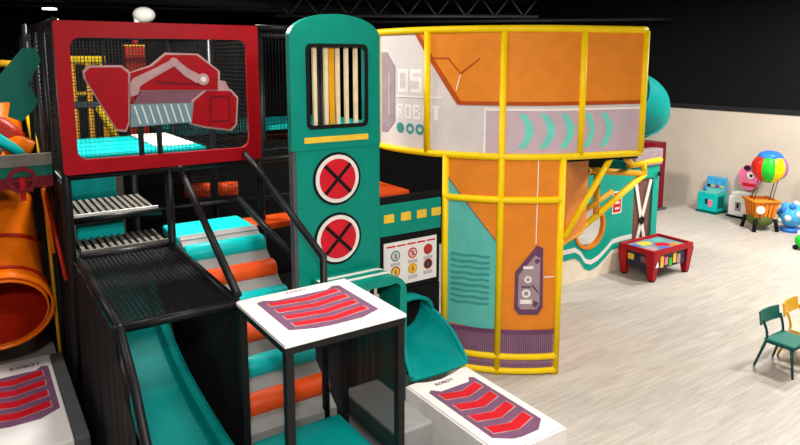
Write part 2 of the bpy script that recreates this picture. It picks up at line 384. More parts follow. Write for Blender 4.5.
# ------------------------------------------------------------------ red window frame with excavator
ex = thing('excavator_panel', (2.12, 8.5, 3.0), 'red square window frame holding a red excavator cutout', 'play panel')
link('frame', pY([rrect(.9, 3.04, 3.345, 4.84, .04), rrect(1.06, 3.21, 3.18, 4.65, .12)], 8.44, .06), 'red', ex)
def exq(name, P, m, y, t=.012, par=None): return link(name, pY([P], y, t), m, par or ex)
bucket = [(1.20, 4.24), (1.26, 4.30), (1.60, 4.30), (1.68, 4.23), (1.65, 3.64), (1.61, 3.54), (1.51, 3.56), (1.21, 4.16)]
def grow(P, d):
    cx = sum(p[0] for p in P)/len(P); cy = sum(p[1] for p in P)/len(P); o = []
    for x, y in P:
        v = Vector((x-cx, y-cy)); l = v.length; v *= (l+d)/l; o.append((cx+v.x, cy+v.y))
    return o
bk = exq('bucket', grow(bucket, .03), 'pinkgrey', 8.47, .02); exq('bucket_face', bucket, 'red', 8.46, .012, bk)
exq('lower_body', [(1.72, 3.85), (1.85, 4.05), (2.65, 4.03), (2.48, 3.82)], 'mauve', 8.475)
body = [(1.71, 4.23), (1.97, 4.31), (2.14, 4.45), (2.52, 4.45), (2.79, 4.24), (2.78, 4.00), (1.80, 4.02), (1.69, 3.88)]
bd = exq('upper_body', grow(body, .03), 'pinkgrey', 8.472, .02); exq('upper_body_face', body, 'red', 8.46, .012, bd)
exq('body_line', [(2.0, 4.10), (2.6, 4.06), (2.62, 4.08), (2.02, 4.125)], 'dkred', 8.454, .006, bd)
bo = exq('boom_arm', [(1.69, 3.94), (1.69, 4.10), (1.74, 4.17), (1.96, 4.27), (2.20, 4.39), (2.27, 4.39), (2.40, 4.28), (2.55, 4.20), (2.51, 4.09), (2.35, 4.19), (2.23, 4.31), (1.99, 4.18), (1.81, 4.07), (1.78, 3.97)], 'pinkgrey', 8.45, .01)
exq('boom_joint', circ(2.59, 4.14, .075), 'pinkgrey', 8.446, .014, bo); exq('boom_joint', circ(2.23, 4.36, .055), 'pinkgrey', 8.446, .014, bo)
exq('joint_pin', circ(2.59, 4.14, .035), 'whitepl', 8.441, .005, bo)
gr = exq('grille', [(1.69, 3.85), (2.46, 3.84), (2.42, 3.59), (1.67, 3.57)], 'bluegrey', 8.465)
bm = NB()
for k in range(8):
    x = 1.72+k*.088; flat(bm, [[(x, 3.83), (x+.018, 3.83), (x+.078, 3.6), (x+.06, 3.6)]], .005, lambda u, v, w: Vector((u, 8.459+w, v)))
link('grille_bars', bm, 'whitepl', gr)
cab = [(2.63, 3.99), (2.94, 3.98), (3.03, 3.88), (3.00, 3.54), (2.93, 3.47), (2.60, 3.53), (2.42, 3.58), (2.46, 3.86)]
cb = exq('cab', grow(cab, .03), 'pinkgrey', 8.47, .02); exq('cab_face', cab, 'red', 8.456, .012, cb)
link('cab_window_line', pY([rrect(2.66, 3.58, 2.93, 3.92, .03), rrect(2.68, 3.60, 2.91, 3.90, .02)], 8.448, .008), 'dkred', cb)
for (x, z) in ((2.64, 3.94), (2.95, 3.94), (2.95, 3.54), (2.64, 3.55)): exq('bolt', circ(x, z, .018, 10), 'dkred', 8.45, .006, cb)
exq('exhaust_stub', [(2.78, 4.13), (2.89, 4.11), (2.95, 3.98), (2.78, 4.00)], 'pinkgrey', 8.478, .01)
link('mount', B((1.76, 8.47, 3.2), (1.82, 8.5, 3.6)), 'black', ex); link('mount', B((1.98, 8.47, 3.2), (2.04, 8.5, 3.6)), 'black', ex); link('mount', B((2.55, 8.48, 4.4), (2.58, 8.5, 4.66)), 'black', ex); link('mount', B((1.4, 8.48, 4.25), (1.43, 8.5, 4.66)), 'black', ex)

# ------------------------------------------------------------------ arched teal control panel
cp = thing('control_panel', (3.75, 7.0, 1.55), 'tall arched teal panel with a barred window and two red cross discs', 'play panel')
arch = [(3.14, 3.32), (4.36, 3.32), (4.36, 4.68)]+[(3.75+.61*math.cos(a), 4.66+.27*math.sin(a)) for a in [PI*k/20 for k in range(1, 20)]]+[(3.14, 4.68)]
link('upper_panel', pY([arch, rrect(3.37, 3.60, 4.15, 4.55, .06)], 6.97, .1), 'teal', cp)
link('lower_panel', pY([[(3.2, 1.55), (4.36, 1.55), (4.36, 3.318), (3.2, 3.318)]], 6.985, .1), 'teal', cp)
link('edge_pad', B((3.155, 6.99, 1.5), (3.2, 7.1, 3.31)), 'greydk', cp)
link('window_frame', pY([rrect(3.34, 3.57, 4.18, 4.58, .07), rrect(3.385, 3.615, 4.135, 4.535, .05)], 6.955, .02), 'blackm', cp)
for x in (3.47, 3.62, 3.78, 3.90, 4.03): link('window_bar', B((x-.025, 6.99, 3.6), (x+.025, 7.03, 4.55), .005), 'barred', cp)
link('window_bar', B((3.665, 7.0, 3.6), (3.735, 7.04, 4.55), .005), 'yellowdk', cp, label='ochre bar among the cream window bars')
link('trim_strip', B((3.3, 6.96, 3.405), (4.18, 6.972, 3.475)), 'yelprint', cp)
for zc in (2.94, 2.18):
    d = link('dial_rim', pY([circ(3.74, zc, .33, 40)], 6.972, .013), 'blackm', cp)
    link('dial_ring', pY([circ(3.74, zc, .30, 40)], 6.966, .006), 'whitepl', d)
    link('dial_face', pY([circ(3.74, zc, .25, 40)], 6.960, .006), 'red_print', d)
    bm = NB()
    for s in (1, -1):
        u = Vector((math.cos(PI/4*s), math.sin(PI/4*s))); v = Vector((-u.y, u.x))
        P = [u*.25+v*.022, u*-.25+v*.022, u*-.25-v*.022, u*.25-v*.022]
        flat(bm, [[(3.74+p.x, zc+p.y) for p in P]], .006, lambda a, b, w: Vector((a, 6.953+w+.001*s, b)))
    link('cross', bm, 'blackm', d)

# teal hood with white stripes at the foot of the panel
hd = thing('entrance_hood', (3.9, 6.72, 0), 'rounded teal hood with white stripes beside the white canopy', 'hood')
hp = [(3.36, 1.74), (4.2, 1.74)]+[(4.2+.22*math.sin(a), 1.52+.22*math.cos(a)) for a in [PI/2*k/8 for k in range(1, 9)]]+[(4.42, .02)]
hin = [(p[0]-(.0 if i < 2 else .1*min(1, (i-1)/8)), p[1]-(.1 if i < 2 else .1*max(0, 1-(i-1)/8))) for i, p in enumerate(hp)]
link('shell', pY([hp+hin[::-1]], 6.45, .5), 'teal', hd)
def hstrip(y0, y1):
    o = [(p[0]+(0 if i < 2 else .006*min(1, (i-1)/8)), p[1]+(.006 if i < 2 else .006*max(0, 1-(i-1)/8))) for i, p in enumerate(hp)]
    return pY([o+hp[::-1]], y0, y1-y0)
link('stripe', hstrip(6.6, 6.66), 'whitepl', hd); link('stripe', hstrip(6.78, 6.84), 'whitepl', hd)
bm = NB()
for x in (3.98, 4.08, 4.18): box(bm, (x, 6.92, .1), (x+.045, 6.95, 1.62))
link('inner_slats', bm, 'tealdark', hd)

# ------------------------------------------------------------------ teal beam, rules board
sb = thing('teal_beam', (4.9, 7.05, 2.08), 'teal beam with four yellow windows below the turret band', 'panel')
link('board', B((4.37, 7.0, 2.08), (5.37, 7.08, 2.51), .01), 'teal', sb)
for x in (4.43, 4.70, 4.96, 5.205): link('yellow_window', B((x, 6.988, 2.265), (x+.155, 7.0, 2.375)), 'yelprint', sb)
link('sill', B((4.37, 7.02, 2.512), (5.37, 7.1, 2.6)), 'blackm', sb)
rb = thing('rules_board', (4.9, 7.03, 1.36), 'white safety rules board with six round pictograms on black', 'sign')
link('backing', B((4.37, 7.03, 1.3), (5.37, 7.08, 2.075)), 'blackm', rb)
link('board', B((4.44, 7.012, 1.37), (5.31, 7.03, 1.98), .004), 'white', rb)
for k in range(5): link('heading_word', B((4.48+k*.165, 7.007, 1.915), (4.48+k*.165+.14, 7.012, 1.935)), 'red_print', rb)
for i, (x, z) in enumerate(((4.62, 1.79), (4.90, 1.79), (5.16, 1.80), (4.62, 1.57), (4.90, 1.57), (5.16, 1.59))):
    c = ('aqualine', 'red_print', 'brown', 'brown', 'yellowdk', 'brown')[i]; c2 = ('palegrey', 'palegrey', 'red_print', 'yelprint', 'yelprint', 'screen')[i]
    p = link('pictogram', pY([circ(x, z, .075, 20)], 7.008, .004), c, rb); link('pictogram_face', pY([circ(x, z, .055, 20)], 7.005, .003), c2, p)
    bm = pY([circ(x, z+.02, .014, 10)], 7.002, .003); box(bm, (x-.012, 7.002, z-.035), (x+.012, 7.005, z+.006)); link('pictogram_figure', bm, 'mauve' if i != 4 else 'red_print', p)
    if i == 1:
        u = Vector((.7, -.7)); link('bar', pY([[(x-.05, z+.04), (x-.04, z+.05), (x+.05, z-.04), (x+.04, z-.05)]], 6.999, .003), 'red_print', p)
    bm = NB()
    for r in range(3):
        for k in range(4): box(bm, (x-.075+k*.04, 7.008, z-.105-r*.016), (x-.075+k*.04+.03, 7.012, z-.097-r*.016))
    link('caption', bm, 'greystripe', rb)

# ------------------------------------------------------------------ turret
CX, CY, RR = 7.5, 8.1, 2.33
PH0, PH1 = math.radians(165), math.radians(254.6); S1 = RR*(PH1-PH0)
def rp(s, z, w=0.0):
    """point on the turret skin: s along it, z up, w outwards"""
    if s <= S1:
        p = PH0+s/RR; return Vector((CX+(RR+w)*math.cos(p), CY+(RR+w)*math.sin(p), z))
    b = Vector((CX+RR*math.cos(PH1), CY+RR*math.sin(PH1), 0)); t = Vector((-math.sin(PH1), math.cos(PH1), 0)); n = Vector((math.cos(PH1), math.sin(PH1), 0))
    q = b+t*(s-S1)+n*w; return Vector((q.x, q.y, z))
CUTS = [k*.1 for k in range(-8, 60)]
tu = thing('turret', (6.3, 6.6, 0), 'round two-storey turret of yellow posts and orange printed fabric', 'turret')
def skin(name, loops, m, off, t=.004, par=None, label=None):
    L_ = loops if isinstance(loops[0], list) else [loops]
    us = [p[0] for p in L_[0]]; cuts = [c for c in CUTS if min(us) < c < max(us)]
    return link(name, flat(NB(), L_, t, lambda u, v, w: rp(u, v, off+w), cuts), m, par or tu, label=label)
def rect(a, b, c, d): return [(a, b), (c, b), (c, d), (a, d)]
def rpath(s0, s1, z, w=0, n=40): return [rp(s0+(s1-s0)*k/n, z, w) for k in range(n+1)]
SE = 4.60
bays = [0.05, 1.45, 2.53, 3.62, SE]
for a, b in zip(bays, bays[1:]):
    skin('upper_fabric', rect(a, 3.1, b, 4.8), 'palegrey', -.03, .012)
O = .0
skin('orange_print', [(1.26, 4.76), (1.94, 3.80), (SE, 3.80), (SE, 4.76)], 'orange', -.014)
skin('orange_print_edge', [(1.22, 4.76), (1.30, 4.76), (1.96, 3.84), (SE, 3.84), (SE, 3.79), (1.91, 3.79)], 'brown', -.009)
skin('lilac_print', rect(2.28, 3.1, SE, 3.75), 'lilac', -.014)
skin('lilac_edge', [rect(2.28, 3.12, SE, 3.75), rect(2.31, 3.14, SE-.02, 3.72)], 'ghost', -.009, .003)
def chevp(s, w=.20):
    return [(s, 3.68), (s+.09, 3.68), (s+w, 3.53), (s+w+.005, 3.40), (s+.10, 3.22), (s, 3.22), (s+.07, 3.33), (s+.1, 3.45), (s+.07, 3.57)]
for s in (2.74, 3.03, 3.31, 3.66, 3.92): skin('chevron', chevp(s, .2 if s != 3.66 else .17), 'chev', -.009)
skin('grey_stripe', [(.47, 4.5), (.62, 4.5), (.82, 4.3), (.82, 3.5), (.62, 3.33), (.47, 3.33)], 'greystripe', -.014)
skin('seam_line', rect(.68, 3.6, .69, 4.2), 'ghost', -.009)
def stext(name, s, sc, z, size, m, sp=1): return link(name, text_bm(s, size, lambda x, y, w: rp(sc+x, z+y, -.014+w), sp), m, tu)
GL = {'0': ['####', '#..#', '#..#', '#..#', '#..#', '####'], '5': ['####', '#...', '####', '...#', '...#', '####'], 'R': ['####', '#..#', '###.', '#.#.', '#..#', '#..#'], 'O': ['####', '#..#', '#..#', '#..#', '#..#', '####'],
      'B': ['####', '#..#', '###.', '#..#', '#..#', '####'], 'T': ['####', '.##.', '.##.', '.##.', '.##.', '.##.']}
def blockletter(ch, s0, z1, w, h):
    bm = NB(); g = GL[ch]; cw, chh = w/4, h/6
    for r_, row in enumerate(g):
        c = 0
        while c < 4:
            if row[c] == '#':
                c2 = c
                while c2 < 4 and row[c2] == '#': c2 += 1
                flat(bm, [rect(s0+c*cw, z1-(r_+1)*chh, s0+c2*cw, z1-r_*chh)], .0015, lambda u, v, w_: rp(u, v, -.0165+w_)); c = c2
            else: c += 1
    link('letter', bm, 'ghost', tu)
for i, ch in enumerate('05'): blockletter(ch, .89+i*.25, 4.26, .21, .33)
for i, ch in enumerate('ROBOT'): blockletter(ch, .87+i*.165, 3.76, .125, .2)
skin('ruled_line', rect(.84, 3.86, 1.68, 3.885), 'ghost', -.014)
skin('ring_mark', circ(.94, 3.42, .075), 'aqualine', -.014)
for s in (1.14, 1.32): skin('ring_mark', [circ(s, 3.42, .075), circ(s, 3.42, .038)], 'aqualine', -.014)
skin('crack_line', [(1.53, 4.42), (1.78, 4.42), (1.95, 4.22), (2.22, 4.42), (2.22, 4.40), (1.955, 4.19), (1.77, 4.40), (1.53, 4.40)], 'brown', -.009)
skin('crack_line', [(1.945, 4.2), (1.96, 4.2), (1.9, 3.98), (1.885, 3.98)], 'ghost', -.009)
# lower column
LS = [1.75, 2.525, 3.37]
for a, b in zip(LS, LS[1:]): skin('lower_fabric', rect(a, .03, b, 3.08), 'orange', -.03, .012)
skin('aqua_print', [(1.77, .69), (2.5, .64), (2.5, 1.92), (1.77, 2.82)], 'aqua', -.014)
skin('aqua_edge', [(1.77, 2.82), (2.5, 1.92), (2.5, 1.90), (1.77, 2.80)], 'mauve', -.008)
bm = NB()
for k in range(9):
    z = 1.72-k*.085; P = []
    for i in range(15): P.append((1.84+i*.04, z+.007*math.sin(i*.9+k)))
    Q = [(s, zz-.034-.006*(k % 2)) for s, zz in P]
    flat(bm, [P+Q[::-1]], .004, lambda u, v, w: rp(u, v, -.008+w), [c for c in CUTS if 1.84 < c < 2.4])
link('wave_lines', bm, 'aqualine', tu)
skin('ribbed_hem', rect(1.77, .03, 3.35, .66), 'ribbase', -.014, .006)
bm = NB()
for k in range(50):
    s = 1.81+k*.03; flat(bm, [rect(s, .27, s+.012, .6)], .004, lambda u, v, w: rp(u, v, -.006+w)); flat(bm, [rect(s, .05, s+.012, .17)], .004, lambda u, v, w: rp(u, v, -.006+w))
link('hem_ribs', bm, 'purple', tu)
skin('hem_band', rect(1.77, .60, 3.35, .665), 'purple', -.006)
skin('seam', rect(3.02, 1.9, 3.032, 3.05), 'ghost', -.012); skin('seam', rect(3.15, 1.42, 3.3, 1.435), 'ghost', -.012)
lb = skin('robot_plate', [(3.04, 1.88), (3.13, 1.84), (3.15, 1.0), (3.09, .89), (2.81, .89), (2.75, .97), (2.75, 1.50)], 'purple', -.014, .006)
skin('plate_face', [(3.02, 1.74), (3.09, 1.70), (3.10, 1.04), (3.06, .97), (2.84, .97), (2.80, 1.02), (2.80, 1.46)], 'greystripe', -.007, .004, lb)
for s, z, r in ((2.93, 1.40, .05), (2.91, 1.2, .06)): skin('plate_gauge', [circ(s, z, r, 16), circ(s, z, r*.55, 16)], 'ghost', -.002, .003, lb)
skin('plate_bar', rect(2.83, 1.05, 2.99, 1.11), 'ghost', -.002, .003, lb); skin('plate_bar', rect(2.86, 1.55, 3.0, 1.59), 'ghost', -.002, .003, lb)
skin('plate_bar', [(2.99, 1.34), (3.08, 1.22), (3.08, 1.19), (2.98, 1.31)], 'purple', -.002, .003, lb); skin('plate_dot', circ(3.05, 1.66, .035, 12), 'purple', -.002, .003, lb); skin('plate_dot', [(3.02, 1.1), (3.09, 1.06), (3.05, .99), (3.0, 1.02)], 'purple', -.002, .003, lb)
skin('plate_bar', rect(2.84, 1.28, 2.97, 1.305), 'purple', -.002, .003, lb)
# yellow tubes
def ypost(s, z0, z1): link('post', T([rp(s, z0, -.015), rp(s, z1, -.015)], .048, 12), 'yellow', tu)
ypost(.37, 3.1, 4.78)
for s in (1.45, 3.62, SE): ypost(s, 3.1, 4.78)
ypost(2.53, .0, 4.78); ypost(1.75, 0, 3.1); ypost(3.37, 0, 3.1)
for z, a, b in ((4.79, .1, SE), (3.1, .1, SE), (2.51, 1.75, 3.37), (.27, 1.75, 3.37), (.06, 1.75, 3.37)): link('hoop', T(rpath(a, b, z, -.015), .048, 12), 'yellow', tu)
# return panel of the column and flooring behind
e = rp(3.38, 0); q = Vector((7.87, 6.58, 0)); dr = (q-e).normalized(); nr = Vector((dr.y, -dr.x, 0)); ln = (q-e).length
link('return_panel', flat(NB(), [[(0.04, 1.9), (ln-.25, 1.80), (ln, 1.88), (ln, 3.06), (.04, 3.06)]], .02, lambda u, v, w: e+dr*u+nr*w+Vector((0, 0, v))), 'orange', tu)
link('return_trim', T([e+dr*.04+Vector((0, 0, 1.88)), e+dr*(ln-.25)+Vector((0, 0, 1.78)), e+dr*ln+Vector((0, 0, 1.86))], .03, 8), 'yellowdk', tu)
link('back_panel', flat(NB(), [rect(0.05, 0, 2.6, 3.06)], .02, lambda u, v, w: rp(3.36, v)+Vector((.62, .785, 0))*u+Vector((-.785, .62, 0))*w), 'orange', tu)
pe = rp(SE, 0); link('end_panel', flat(NB(), [rect(.03, 3.12, 1.6, 4.76)], .02, lambda u, v, w: pe+Vector((.78, .62, 0))*u+Vector((-.62, .78, 0))*w+Vector((0, 0, v))), 'palegrey', tu)
fl = [(p.x, p.y) for p in rpath(.3, SE, 0, -.05)]+[(9.3, 7.2), (9.3, 8.3), (5.3, 8.3)]
link('upper_floor', pZ([fl], 3.02, .06), 'blackm', tu)
# smoked sheet at the right bay with creases
# yellow bracket to the right of the column
br = thing('yellow_bracket', (7.4, 6.3, 1.6), 'yellow padded braces propping the turret above the barn wall', 'brace')
link('strut', T([e+Vector((.06, -.0, 1.98)), rp(4.2, 3.06, -.1)], .045), 'yellow', br)
link('strut', T([(8.24, 6.9, 1.70), (9.75, 6.9, 2.42)], .055), 'yellow', br); link('strut', T([(8.3, 6.9, 2.62), (9.75, 6.9, 2.42)], .055), 'yellowdk', br)
link('strut', T([(8.52, 6.9, 1.85), (8.5, 6.9, 2.55)], .05), 'yellowdk', br); link('strut', T([(8.2, 6.9, 1.95), (8.9, 6.9, 2.2)], .045), 'yellowdk', br)
link('strut', T([(9.3, 6.9, 2.60), (10.2, 6.9, 2.63)], .05), 'yellow', br); link('strut', T([(7.7, 5.75, 3.0), (9.4, 6.9, 2.62)], .045), 'yellowdk', br); link('strut', T([(9.75, 6.9, 2.42), (9.7, 6.9, 2.62)], .05), 'yellow', br); link('strut', T([(7.87, 6.6, 2.62), (8.3, 6.9, 2.62)], .05), 'yellowdk', br); link('strut', T([(7.87, 6.6, 1.86), (8.24, 6.9, 1.7)], .05), 'yellow', br)

# ------------------------------------------------------------------ barn wall
ba = thing('barn_wall', (10.5, 8.45, 0), 'teal barn front with a round porthole and a white crossed door', 'play panel')
up = [(8.3, .70), (9.79, .70), (9.95, .60), (10.1, .42), (10.27, .36), (10.5, .42), (10.72, .55), (10.92, .69), (11.2, .71), (11.55, .71), (11.55, 1.88), (12.2, 1.88), (12.2, 0), (12.4, 0), (12.4, 2.14), (8.3, 2.08)]
link('upper_board', pY([up, circ(10.2, 1.07, .42, 32)], 8.4, .06), 'tealbarnlit', ba)
def band(d0, d1):
    t_ = [(8.3, .70), (9.79, .70), (9.95, .60), (10.1, .42), (10.27, .36), (10.5, .42), (10.72, .55), (10.92, .69), (11.2, .71), (11.55, .71)]
    return [(x, z-d0) for x, z in t_]+[(x, z-d1) for x, z in t_[::-1]]
link('white_stripe', pY([band(-.01, .085)], 8.393, .06), 'whitepl', ba); link('teal_stripe', pY([band(.085, .21)], 8.395, .05), 'tealbarnlit', ba)
lo_ = [(8.3, 0), (11.55, 0), (11.55, .51), (11.2, .51), (10.92, .49), (10.72, .35), (10.5, .22), (10.27, .16), (10.1, .22), (9.95, .40), (9.79, .5), (8.3, .5)]
link('lower_board', pY([lo_], 8.405, .05), 'cream', ba)
link('porthole_rim', pY([circ(10.2, 1.07, .46, 32), circ(10.2, 1.07, .40, 32)], 8.38, .09), 'orange', ba)
link('door_board', B((11.56, 8.44, .02), (12.19, 8.46, 1.87)), 'wood', ba)
bm = NB()
for a, b in (((11.62, 1.84), (12.14, .1)), ((12.14, 1.84), (11.62, .1))):
    u = (Vector(b)-Vector(a)).normalized(); v = Vector((-u.y, u.x))*.045
    flat(bm, [[(a[0]+v.x, a[1]+v.y), (b[0]+v.x, b[1]+v.y), (b[0]-v.x, b[1]-v.y), (a[0]-v.x, a[1]-v.y)]], .02, lambda x, y, w: Vector((x, 8.41+w, y)))
link('door_brace', bm, 'whitepl', ba); link('brace_boss', pY([circ(11.88, .97, .085)], 8.395, .015), 'blackm', ba)
rl = link('notice', pY([rrect(10.86, 1.24, 11.16, 1.71, .02)], 8.392, .008), 'whitepl', ba)
link('notice_face', pY([rrect(10.89, 1.27, 11.13, 1.68, .02)], 8.388, .004), 'red_print', rl)
bm = NB()
for k in range(3): box(bm, (10.94, 8.384, 1.33+k*.12), (11.08, 8.388, 1.37+k*.12))
link('notice_line', bm, 'whitepl', rl)
link('side_board', B((12.36, 8.47, 0), (12.4, 9.7, 2.1)), 'tealbarnlit', ba); link('inner_floor', B((9.2, 8.5, .02), (11.5, 9.4, .28)), 'blackm', ba)
link('eave', B((11.5, 8.35, 2.15), (12.42, 8.6, 2.5), .02), 'greystripe', ba); link('rivet', cyl(NB(), (12.32, 8.33, 1.95), .05, .03, 'y', 12), 'blackm', ba)

# teal spiral tube over the barn
def helix(cx, cy, R, a0, a1, z0, z1, n=30): return [(cx+R*math.cos(a0+(a1-a0)*k/n), cy+R*math.sin(a0+(a1-a0)*k/n), z0+(z1-z0)*k/n) for k in range(n+1)]
ts = thing('tube_slide', (11.3, 9.0, 2.2), 'teal enclosed spiral tube slide curling out behind the turret', 'slide')
P = catmull([(9.0, 8.9, 4.1), (10.4, 8.9, 3.95), (11.6, 8.85, 3.65), (12.4, 8.95, 3.35), (12.6, 9.5, 3.05), (12.1, 9.95, 2.85), (11.3, 9.9, 2.75), (10.3, 9.6, 2.72), (9.6, 9.4, 2.7)], 7)
link('tube', tube(NB(), P, .6, 24), 'tealpl', ts, smooth=True)
for i in (14, 22, 32, 44): link('flange', tube(NB(), [P[i], P[i].lerp(P[i+1], .4)], .64, 24), 'tealpl', ts)

# ------------------------------------------------------------------ teal chute on the right
cs = thing('chute_slide', (4.7, 6.6, .45), 'short teal scoop slide ending on the white mat beside the turret', 'slide')
CR = [(6.99, 4.74, .29, .74, 1.10), (6.85, 4.74, .30, .68, 1.06), (6.65, 4.75, .33, .60, .98), (6.45, 4.75, .38, .55, .84), (6.25, 4.71, .42, .525, .68), (6.08, 4.68, .43, .51, .55)]   # y, centre x, half width, bed z, rim z
rows = []
for y, xc, wd, zb, zr in [tuple(v) for v in CR]:
    rows.append([Vector((xc+wd*math.cos(PI+PI*k/16), y, zr+(zr-zb)*math.sin(PI+PI*k/16))) for k in range(17)])
fine = list(zip(*[catmull([rw[k] for rw in rows], 5) for k in range(17)]))
bm = NB(); gv = [[bm.verts.new(p) for p in rw] for rw in fine]
for a, b in zip(gv, gv[1:]):
    for k in range(16): bm.faces.new((a[k], a[k+1], b[k+1], b[k]))
link('trough', solid(bm, .02), 'tealpl', cs, smooth=True)
# arched mouth that the bed runs out of; its lip flows down into the side rims
def arcz(y, xc, wd, zr, h): return [Vector((xc+wd*math.cos(PI*k/16), y, zr+h*math.sin(PI*k/16))) for k in range(17)]
HR = [arcz(6.99, 4.74, .30, 1.09, .17), arcz(6.9, 4.745, .31, 1.07, .19), arcz(6.8, 4.75, .325, 1.03, .21)]
bm = NB(); gv = [[bm.verts.new(p) for p in rw] for rw in HR]
for a, b in zip(gv, gv[1:]):
    for k in range(16): bm.faces.new((a[k], a[k+1], b[k+1], b[k]))
link('arch', solid(bm, .02), 'tealpl', cs, smooth=True)
link('rim', T([p[0] for p in fine[7:]]+[], .028, 8), 'tealpl', cs); link('rim', T([p[16] for p in fine[7:]], .028, 8), 'tealpl', cs)
link('rim', T(HR[-1], .03, 8), 'tealpl', cs); link('lip', T(list(fine[-1]), .028, 8), 'tealpl', cs)
solo('chute_dark_back', B((4.44, 7.02, .03), (5.37, 7.06, 1.29)), 'blackm', 'black board standing in for the dark hollow behind the teal scoop slide', 'pad', (4.94, 7.04, .03))  # added black board in place of the slide's dark interior

# ------------------------------------------------------------------ white mats with red chevrons
def vchev(bm, x0, x1, y, dep, th, z, inset=0, t=.003):
    xm = (x0+x1)/2; i = inset
    P = [(x0+i, y-i*.6), (xm, y-dep-i), (x1-i, y-i*.6), (x1-i, y-th+i), (xm, y-dep-th+i*.4), (x0+i, y-th+i)]
    return flat(bm, [P], t, lambda u, v, w: Vector((u, v, z+w)))
def motif(par, x0, x1, y0, y1, z, n=4, txt='ROBOT'):
    """purple field y0(near)..y1(far) with n red chevrons pointing to the viewer"""
    w = x1-x0; h = y1-y0
    f = [(x0, y0+.12*h), (x0+.25*w, y0+.02*h), (x0+.4*w, y0), (x0+.75*w, y0), (x1, y0+.1*h), (x1, y1-.03*h), (x1-.08*w, y1), (x1-.18*w, y1-.07*h), (x0+.2*w, y1-.07*h), (x0+.08*w, y1), (x0, y1-.03*h)]
    pf = link('printed_field', pZ([f], z, .003), 'plum', par)
    sp = (h*.84)/n
    for k in range(n):
        y = y1-.1*h-k*sp
        c = link('chevron_edge', vchev(NB(), x0+.08*w, x1-.08*w, y, .3*sp, .58*sp, z+.003), 'pinkgrey', pf)
        link('chevron', vchev(NB(), x0+.08*w, x1-.08*w, y, .3*sp, .58*sp, z+.006, .014), 'red_print', pf)
    return pf
mt = thing('exit_mat', (4.6, 5.2, 0), 'white padded mat with four red chevrons below the teal scoop slide', 'mat')
P = [(4.14, 4.37), (5.08, 4.37), (5.08, 6.06), (4.95, 6.06), (4.85, 5.98), (4.6, 5.93), (4.4, 5.96), (4.3, 6.06), (4.14, 6.06)]
bm = pZ([P], .02, .48); bmesh.ops.bevel(bm, geom=[e_ for e_ in bm.edges if abs(e_.verts[0].co.z-.5) < 1e-4 and abs(e_.verts[1].co.z-.5) < 1e-4], offset=.02, segments=2, affect='EDGES')
link('pad', bm, 'white', mt); motif(mt, 4.27, 4.96, 4.50, 5.80, .5)
link('lettering', text_bm('ROBOT', .075, lambda x, y, w: Vector((4.58+x, 5.87+y, .5+w)), 1.1), 'mauve', mt)
link('foot', B((4.2, 4.42, 0), (5.02, 6.0, .02)), 'tealdark', mt)
ml = thing('exit_mat', (.2, 8.2, 0), 'grey-white padded mat with red chevrons below the orange tube slide', 'mat')
link('pad', B((-.38, 7.05, 0), (.66, 9.42, .5), .02), 'white', ml); link('side_cushion', B((.665, 7.05, 0), (.81, 9.42, .5), .02), 'greydk', ml)
motif(ml, -.22, .61, 7.68, 9.08, .5)
link('lettering', text_bm('ROBOT', .1, lambda x, y, w: Vector((.36+x, 9.17+y, .5+w))), 'mauve', ml)

# ------------------------------------------------------------------ canopy over the roller ramp landing
ca = thing('canopy', (2.7, 5.47, 0), 'square white canopy top with red chevrons on black posts', 'canopy')
link('top_board', B((2.08, 4.86, 1.965), (3.33, 6.08, 2.0), .006), 'white', ca); link('side_screen', B((3.29, 4.96, .46), (3.296, 5.98, 1.9)), 'smoke', ca); link('edge_frame', B((2.09, 4.87, 1.90), (3.32, 6.07, 1.963)), 'black', ca)
for x, y in ((2.13, 4.91), (3.28, 4.91), (2.13, 6.03), (3.28, 6.03)): link('post', B((x-.04, y-.04, .03), (x+.04, y+.04, 1.9), .01), 'black', ca)
motif(ca, 2.24, 3.17, 5.02, 5.93, 2.0)
link('lettering', text_bm('ROBOT', .055, lambda x, y, w: Vector((2.71+x, 6.0+y, 2.0+w)), 1.3), 'pinkgrey', ca)

# ------------------------------------------------------------------ roller ramp
ra = thing('roller_ramp', (2.7, 7.2, .45), 'climbing ramp of teal and orange foam rollers under the handrails', 'climbing ramp')
sl = .69
def rz(y): return 1.93-sl*(8.15-y)
link('bed', pX([[(8.4, rz(8.4)+.02), (6.1, rz(6.1)-.02), (6.1, rz(6.1)-.22), (8.4, rz(8.4)-.2)]], 2.17, 1.05), 'grey', ra)
for k in range(6):
    y = 8.15-.36*k; z = rz(y)
    bm = NB(); tube(bm, [(2.16, y, z), (2.18, y, z), (3.20, y, z), (3.22, y, z)], [.10, .125, .125, .10], 20)
    link('roller', bm, 'tealdeck' if k % 2 == 0 else 'orangevin', ra, label='teal foam roller' if k % 2 == 0 else 'orange foam roller')
link('top_mat', B((2.15, 8.42, 1.95), (3.24, 9.2, 2.1), .03), 'tealdeck', ra)
link('top_edge', B((2.16, 8.32, 2.0), (3.23, 8.42, 2.09), .02), 'grey', ra)
solo('landing_mat', B((2.2, 4.95, .03), (3.22, 6.05, .45), .02), 'tealpl', 'teal landing mat on the floor under the white canopy', 'mat', (2.7, 5.5, 0))
solo('padded_block', B((3.46, 5.25, .03), (3.95, 6.4, .5), .02), 'grey', 'white padded block with shade put into its grey, seen through the net right of the landing mat', 'pad', (3.7, 5.8, 0))  # white padding, its shade put into the grey colour

# ------------------------------------------------------------------ open teal slide (left)
sd = thing('open_slide', (1.5, 7, .4), 'long open teal slide running down under the black mesh cover', 'slide')
SP = catmull([(1.5, 9.1, 1.66), (1.5, 8.75, 1.5), (1.5, 8.3, 1.14), (1.5, 7.6, .82), (1.5, 6.9, .66), (1.5, 6.1, .58), (1.5, 5.3, .54), (1.5, 4.6, .5)], 6)
